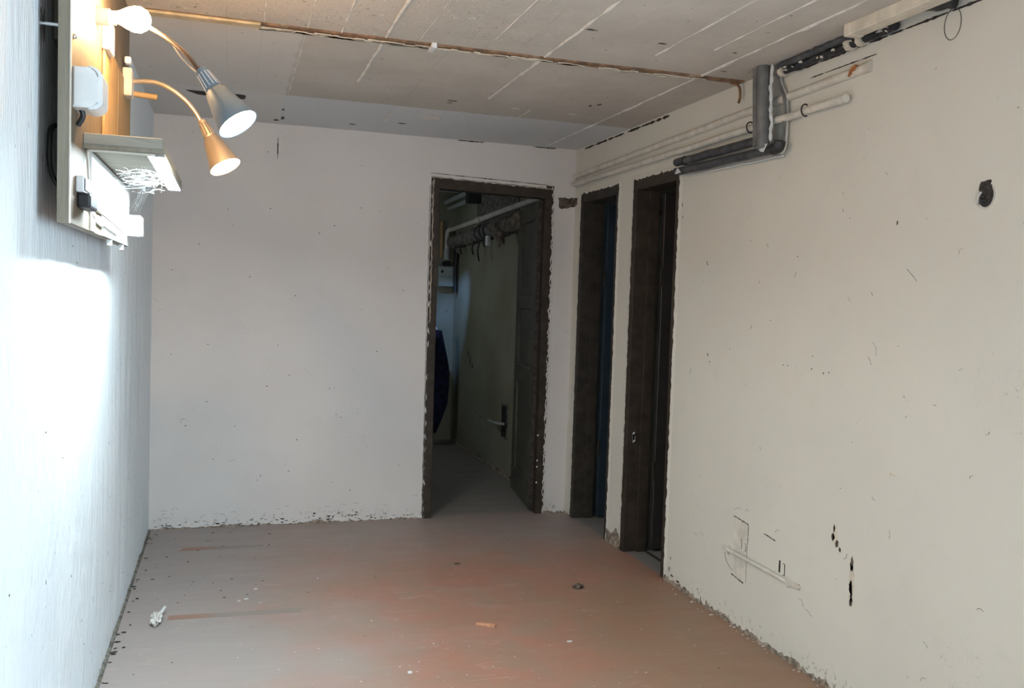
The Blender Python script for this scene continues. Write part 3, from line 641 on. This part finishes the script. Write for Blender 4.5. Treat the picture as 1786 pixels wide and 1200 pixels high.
for (y, z, h) in ((-2.033, .352, .045), (-2.330-.01, .345, .045)): prism(slots, ragged([PR(y+.0045, z-h/2, .0003), PR(y-.0045, z-h/2, .0003), PR(y-.0045, z+h/2, .0003), PR(y+.0045, z+h/2, .0003)], .01, .0012, int(-y*99)), NR, .0012)
for (y, z, h) in ((-2.063, .358, .038), (-2.095, .352, .03), (-2.368, .34, .044)):
    tube(slots, [PR(y+.006, z+h/2, .0006), PR(y-.005, z+h/2, .0006), PR(y-.006, z-h/2, .0006), PR(y+.004, z-h/2, .0006)], .0018, 5)
tag(link('screw_slots', slots, 'crack', wr), kind='stuff')
bm = bmesh.new(); prism(bm, [PR(-2.005, .462), PR(-2.11, .455), PR(-2.11, .205), PR(-2.005, .208)], NR, .0016)
link('filled_outlet_patch', bm, 'conduit', wr)
bm = bmesh.new()
for a, b, r in (((-2.0, .462), (-2.11, .452), .0022), ((-2.112, .452), (-2.112, .37), .001), ((-2.23, .444), (-2.305, .436), .002), ((-2.0, .212), (-2.09, .20), .0024), ((-2.11, .37), (-2.11, .21), .0007)):
    tube(bm, wobble(PR(*a, .001), PR(*b, .001), 8, .001, 3), [r*(.5+abs(math.sin(i*1.3+a[0]*9))) for i in range(9)], 5)
tube(bm, curve([PR(-1.935, .288, .0005), PR(-1.965, .245, .0005), PR(-2.03, .218, .0005)], 6), .0010, 5)
tag(link('outlet_cracks', bm, 'lagging', wr), kind='stuff')

# ------------------------------------------------------------------ lamp board on the left wall
BX = .070
t = empty('lamp_board', (.0, -2.5, 1.9)); tag(t, 'plywood board standing off the left wall with a shelf and lights', 'board')
link('panel', B(((BX-.024, -3.115, 1.488), (BX, -1.945, 2.285)), bev=.001, seg=1), 'plywood', t)
link('edge_strip', B(((BX-.0245, -3.118, 1.487), (BX+.0005, -3.114, 2.286))), 'ply_edge', t)
link('edge_face', B(((BX-.001, -3.119, 1.487), (BX+.0015, -3.108, 2.286))), 'conduit', t)['label'] = 'pale worn front arris'
link('warm_glow_strip', B(((BX, -2.30, 1.70), (BX+.006, -1.95, 2.02)), bev=.002, seg=1), 'pine', t)  # warm bulb glow on the board, laid on as orange wood
link('warm_glow_strip', B(((BX+.0005, -2.62, 1.70), (BX+.008, -2.32, 2.02)), bev=.002, seg=1), 'pine', t)
link('batten', B(((0.004, -2.93, 1.93), (BX-.024, -2.84, 2.285)), bev=.002, seg=1), 'ply_edge', t)
link('batten', B(((0.004, -2.12, 1.60), (BX-.024, -2.04, 2.285)), bev=.002, seg=1), 'ply_edge', t)
link('threaded_rod', T([(-.01, -3.075, 1.925), (BX-.02, -3.075, 1.925)], .0045, 10), 'steel', t, True)
bm = bmesh.new(); lathe(bm, [(0, .0065), (.003, .006), (.0055, .003)], (BX, -3.07, 1.905), (1, 0, 0), 14, True, True); link('screw', bm, 'steel', t, True)
link('lit_white_panel', B(((BX, -2.83, 1.575), (BX+.006, -1.95, 1.685)), ((BX, -2.74, 1.545), (BX+.006, -1.95, 1.5751)), ((BX, -2.60, 1.490), (BX+.006, -1.95, 1.5451)), bev=0), 'lit_white', t)  # white stretch of board, with the LED glare put into its colour
link('white_strip', B(((BX, -2.82, 1.49), (BX+.004, -2.74, 1.54)), bev=.001), 'conduit', t)
link('holding_lip', T(curve([(BX+.01, -2.84, 1.548), (BX+.02, -2.72, 1.538), (BX+.022, -2.55, 1.530), (BX+.02, -2.30, 1.522)], 6), .0035, 8), 'conduit', t, True)
sh = link('shelf', B(((BX, -2.93, 1.690), (BX+.178, -2.02, 1.716)), bev=.0015, seg=1), 'shelf_wood', t)
link('shelf_lip', B(((BX, -2.925, 1.680), (BX+.178, -2.905, 1.690))), 'ply_edge', t)
for k, y in enumerate((-2.40, -2.10)): link('clip', B(((BX-.01, y, 1.472), (BX+.004, y+.012, 1.488))), 'tape', t)

bm = bmesh.new(); rr = random.Random(3)
for (dy, dz) in ((-.02, .03), (.015, .035), (.0, -.04), (.01, -.03), (-.015, -.05)): tube(bm, wobble((.009, -3.075, 1.925), (.009, -3.075+dy, 1.925+dz), 4, .004, dz*50), [.003, .003, .002, .0015, .0005], 5)
link('rod_hole_crack', bm, 'crack', wl)

t = empty('junction_box', (BX, -3.06, 1.79)); tag(t, 'white rounded junction box near the front edge of the board', 'box')
def roundbox(x0, x1, y0, y1, z0, z1, r):
    bm = bmesh.new(); pts = [(x0, y0, z0)]
    for k in range(9): a = -math.pi/2+math.pi/2*k/8; pts.append((x1-r+r*math.cos(a), y0, z0+r*.8+r*.8*math.sin(a)))
    for k in range(9): a = math.pi/2*k/8; pts.append((x1-r+r*math.cos(a), y0, z1-r+r*math.sin(a)))
    pts.append((x0, y0, z1)); prism(bm, pts, (0, 1, 0), y1-y0)
    bmesh.ops.bevel(bm, geom=[e for e in bm.edges if abs(e.verts[0].co.y-e.verts[1].co.y) < 1e-6], offset=.003, segments=2, affect='EDGES'); return bm
link('housing', roundbox(BX, .122, -3.085, -2.985, 1.748, 1.838, .022), 'white_pl', t, True)
link('cover', roundbox(.1, .131, -3.082, -2.988, 1.745, 1.841, .026), 'white_pl', t, True)
link('cable', T(curve([(BX+.012, -3.04, 1.75), (BX+.014, -3.035, 1.735), (BX+.003, -3.03, 1.715)], 5), .006, 8), 'black', t, True)

t = empty('light_bulb', (BX, -2.70, 2.05)); tag(t, 'glowing warm bulb in a white holder at the top of the board', 'bulb')
bm = bmesh.new(); lathe(bm, [(0, .022), (.03, .022), (.034, .018), (.046, .018)], (BX, -2.72, 2.050), (1, 0, 0), 24, True, True); link('holder', bm, 'white_pl', t, True)
bm = bmesh.new(); lathe(bm, [(.044, .014), (.056, .018), (.072, .027), (.090, .033), (.106, .033), (.122, .024), (.130, .010), (.131, .001)], (BX, -2.72, 2.053), (1, 0, 0), 24, True, True); link('glass', bm, 'bulb', t, True)

def goose(label, base, neck, neck_r, neck_mat, head, axis, L, sc_, shade_mat, lens, basebox, baselabel, basemat='white_pl'):
    t = empty('gooseneck_lamp', base); tag(t, label, 'lamp', 'gooseneck lamps on the board')
    link('base', B(basebox, bev=.006), basemat, t)['label'] = baselabel
    link('neck', T(curve(neck, 8), neck_r, 12), neck_mat, t, True)
    ax = Vector(axis).normalized(); hd = Vector(head)
    bm = bmesh.new(); p = [(0, .006), (0, .016), (.06*L, .0175), (.34*L, .0225), (.36*L, .0225), (.40*L, .031), (L, .060), (L-.001, .0575), (.42*L, .029), (.38*L, .02)]
    lathe(bm, [(a, r*sc_ if a > 0 or r > .01 else r) for a, r in p], hd, ax, 36, True); sh = link('shade', bm, shade_mat, t, True)
    u = ax.orthogonal().normalized(); w = ax.cross(u)
    for k in range(12):
        d = u*math.cos(k*math.pi/6)+w*math.sin(k*math.pi/6)
        link('rib', T([hd+ax*.07*L+d*.018*sc_, hd+ax*.33*L+d*.0228*sc_], .0018, 6), 'chrome', sh, True)
    bm = bmesh.new(); lathe(bm, [(.93*L, .0545*sc_), (.955*L, .048*sc_), (.965*L, .001)], hd, ax, 32, True); link('lens', bm, lens, t, True)
    return t
goose('silver gooseneck lamp, the upper of the two on the board', (BX, -2.60, 2.06),
      [(.092, -2.60, 2.078), (.14, -2.645, 2.080), (.184, -2.73, 2.040), (.246, -2.84, 1.984), (.298, -2.92, 1.929), (.337, -2.97, 1.874)], .0062, 'neck', (.335, -2.967, 1.882), (.09, -.05, -.133), .166, .86, 'silver', 'spot_cool',
      ((BX, -2.63, 1.99), (.092, -2.53, 2.075)), 'white mounting block', )
link('loose_wire', T(curve([(.262, -2.86, 1.966), (.282, -2.90, 1.93), (.305, -2.93, 1.90), (.328, -2.965, 1.875)], 6), .0022, 6), 'conduit', [o for o in bpy.data.objects if o.name == 'gooseneck_lamp'][0], True)
goose('warm nickel gooseneck lamp, the lower one near the far board edge', (BX, -2.11, 2.02),
      [(.098, -2.11, 2.018), (.13, -2.12, 2.020), (.17, -2.13, 2.018), (.215, -2.14, 2.0), (.26, -2.145, 1.968), (.292, -2.147, 1.932), (.316, -2.15, 1.892)], .0078, 'brass', (.314, -2.15, 1.902), (.078, -.05, -.153), .176, .88, 'brass', 'spot_warm',
      ((BX, -2.15, 1.965), (.100, -2.08, 2.055)), 'painted mounting block', 'conduit')
tag(link('wooden_dowel', T([(BX, -2.09, 1.985), (.172, -2.09, 1.978)], .0095, 14), 'pine', smooth=True), 'short wooden peg sticking out below the lower lamp base', 'peg')
tag(link('wire_connector', B(((BX+.008, -2.17, 2.062), (.098, -2.13, 2.085)), bev=.005), 'white_pl'), 'small white wire connector above the lower lamp base', 'connector')

t = empty('led_strip', (.2, -2.4, 1.68)); tag(t, 'glowing white light strip under the outer edge of the shelf', 'light')
link('profile', B(((.206, -2.85, 1.6845), (.248, -2.05, 1.690)), ((.206, -2.85, 1.681), (.208, -2.05, 1.6846)), ((.246, -2.85, 1.681), (.248, -2.05, 1.6846)), ((.206, -2.851, 1.681), (.248, -2.849, 1.6846)), ((.206, -2.051, 1.681), (.248, -2.049, 1.6846))), 'steel', t)
link('diffuser', B(((.209, -2.845, 1.6825), (.245, -2.055, 1.6842))), 'led', t)
t = tag(link('power_cable', T(curve([(.23, -2.915, 1.676), (.15, -2.915, 1.677), (.085, -2.91, 1.677), (.077, -2.905, 1.672), (.077, -2.90, 1.65), (.078, -2.89, 1.61), (.078, -2.87, 1.585)], 6), .0035, 8), 'conduit', smooth=True), 'thin pale cable along the front underside of the shelf', 'cable')
t = empty('power_socket', (BX, -2.97, 1.59)); tag(t, 'white framed socket with a dark plug under the shelf', 'socket')
link('frame', B(((BX, -3.035, 1.565), (BX+.018, -2.90, 1.602)), bev=.003), 'white_pl', t); link('opening', B(((BX+.014, -3.031, 1.5685), (BX+.020, -2.905, 1.5985)), bev=.002), 'black', t)
link('plug', B(((BX, -3.02, 1.530), (BX+.030, -2.90, 1.564)), bev=.006), 'black', t)['label'] = 'dark shiny plug body'
tag(link('socket_box', roundbox(BX+.006, .122, -2.03, -1.95, 1.522, 1.592, .008), 'white_pl', smooth=True), 'white socket box at the far lower corner of the board', 'socket')
tag(link('black_cable', T(curve([(.03, -2.93, 1.73), (.012, -2.98, 1.715), (.010, -3.0, 1.68), (.010, -3.0, 1.63), (.015, -2.97, 1.595), (.03, -2.92, 1.575)], 8), .006, 8), 'black', smooth=True), 'black cable looping out behind the board', 'cable')
bm = bmesh.new(); rr = random.Random(12)
for i in range(85):
    c = Vector((rr.gauss(.175, .03), rr.gauss(-2.50, .12), 1.674-abs(rr.gauss(0, .014)))); d = Vector((rr.gauss(-.02, .03), rr.gauss(-.02, .04), rr.gauss(-.004, .009)))
    tube(bm, curve([c, c+d*.5+Vector((rr.gauss(0, .006), 0, rr.gauss(0, .006))), c+d], 3), rr.uniform(.00025, .00055), 4)
for i in range(14):
    a = Vector((rr.uniform(.16, .20), rr.uniform(-2.6, -2.4), 1.655)); b = Vector((.10+rr.uniform(-.01, .02), -2.1+rr.uniform(-.1, .05), 1.60+rr.uniform(-.012, .012)))
    tube(bm, curve([a, a.lerp(b, .5)-Vector((0, 0, .006)), b], 4), rr.uniform(.00025, .00055), 4)
cw = link('cobweb', bm, 'web'); tag(cw, 'dusty cobweb hanging from the lit shelf underside', 'cobweb', kind='stuff')

# ------------------------------------------------------------------ litter on the floor
def lump(name, c, s, mat, seed, label, cat, group=None, sub=2):
    bm = bmesh.new(); bmesh.ops.create_icosphere(bm, subdivisions=sub, radius=1)
    for v in bm.verts:
        k = 1+.45*noise.noise(v.co*1.7+Vector((seed, 0, 0))); v.co = Vector((c[0]+v.co.x*s[0]*k, c[1]+v.co.y*s[1]*k, max(.0004, s[2]*.8+v.co.z*s[2]*k)))
    return tag(link(name, bm, mat), label, cat, group)
bm = bmesh.new(); bmesh.ops.create_icosphere(bm, subdivisions=3, radius=1)
for v in bm.verts:
    k = 1+.6*noise.noise(v.co*2.3); v.co = Vector((.148+v.co.x*.020*k, -1.50+v.co.y*.055*k, max(.0005, .018+v.co.z*.02*k)))
t = empty('crumpled_wrapper', (.148, -1.5, 0)); tag(t, 'crumpled pale wrapper on the floor by the left wall', 'litter')
link('wad', bm, 'paper', t)
bm = bmesh.new(); prism(bm, [(.150, -1.47, .018), (.162, -1.47, .02), (.182, -1.40, .030), (.172, -1.395, .032)], (0, 0, 1), .0015); link('flap', bm, 'tape', t)
lump('dark_stone', (2.003, -1.432, 0), (.026, .022, .010), 'brick', 4, 'dark brown stone chip on the floor before the doors', 'stone')
bm = bmesh.new(); prism(bm, ragged([(1.405, -1.795, .001), (1.42, -1.805, .001), (1.472, -1.848, .001), (1.478, -1.828, .001), (1.44, -1.805, .001)], .012, .0015, 3), (0, 0, 1), .009)
tag(link('brick_splinter', bm, 'terracotta'), 'long orange brick splinter in the middle of the floor', 'stone')
lump('leaf_scrap', (1.535, -.95, 0), (.020, .008, .003), 'brick', 8, 'thin brown scrap on the floor left of the dark stone', 'litter', sub=1)
bm = bmesh.new(); rr = random.Random(77)
def crumb(bm, x, y, s, fl_=.35):
    n = rr.randint(4, 6); a0 = rr.uniform(0, 6); st_ = rr.uniform(1, 2.4)
    prism(bm, [(x+s*st_*math.cos(a0+2*math.pi*k/n)*rr.uniform(.6, 1), y+s*math.sin(a0+2*math.pi*k/n)*rr.uniform(.6, 1), .0004) for k in range(n)], (0, 0, 1), s*fl_)
for i in range(90): crumb(bm, rr.uniform(.15, 2.3), rr.uniform(-2.9, -.2), rr.uniform(.001, .0028))
for i in range(45): crumb(bm, rr.gauss(1.15, .3), rr.gauss(-2.35, .25), rr.uniform(.001, .003))
for (px, y, s) in ((.545, -1.15, .011), (.47, -1.30, .008), (.50, -1.28, .009), (.83, -1.05, .005), (1.72, -2.05, .008), (1.05, -2.2, .012)): crumb(bm, px, y, s, .2)
for i in range(45): crumb(bm, W-abs(rr.gauss(0, .02))-.008, rr.uniform(-3.2, -1.4), rr.uniform(.002, .006))
tag(link('plaster_crumbs', bm, 'tape'), 'white plaster crumbs scattered over the floor', 'crumbs', kind='stuff')
bm = bmesh.new()
for i in range(44): crumb(bm, rr.gauss(.32, .17) % .9+.02, rr.uniform(-1.3, -.1), rr.uniform(.0018, .006), .2)
for i in range(26): crumb(bm, rr.uniform(.1, 2.2), rr.uniform(-2.6, -.2), rr.uniform(.0015, .0035), .3)
for i in range(40): crumb(bm, .012+abs(rr.gauss(0, .02)), rr.uniform(-2.6, -.1), rr.uniform(.003, .008), .4)
tag(link('dark_crumbs', bm, 'crack'), 'dark flakes of dirt scattered along the left of the floor', 'crumbs', kind='stuff')
# bare strips where something long lay on the dusty floor
bm = bmesh.new(); prism(bm, ragged([(.19, -1.475, .0002), (.72, -1.49, .0002), (.73, -1.44, .0002), (.19, -1.425, .0002)], .03, .004, 5), (0, 0, 1), .0005)
st1 = NT('bare_floor_paint'); x = st1.xyz(); MAT['bare'] = st1.out(st1.mix(st1.ramp(x[0], .28, .42), (.30, .17, .125), (.27, .225, .195)), .55)
link('bare_strip', bm, 'bare', fl)
bm = bmesh.new(); prism(bm, ragged([(.18, -.46, .0002), (.42, -.46, .0002), (.60, -.44, .0002), (.60, -.41, .0002), (.2, -.40, .0002)], .03, .008, 6), (0, 0, 1), .0005); link('bare_strip', bm, 'bare', fl)
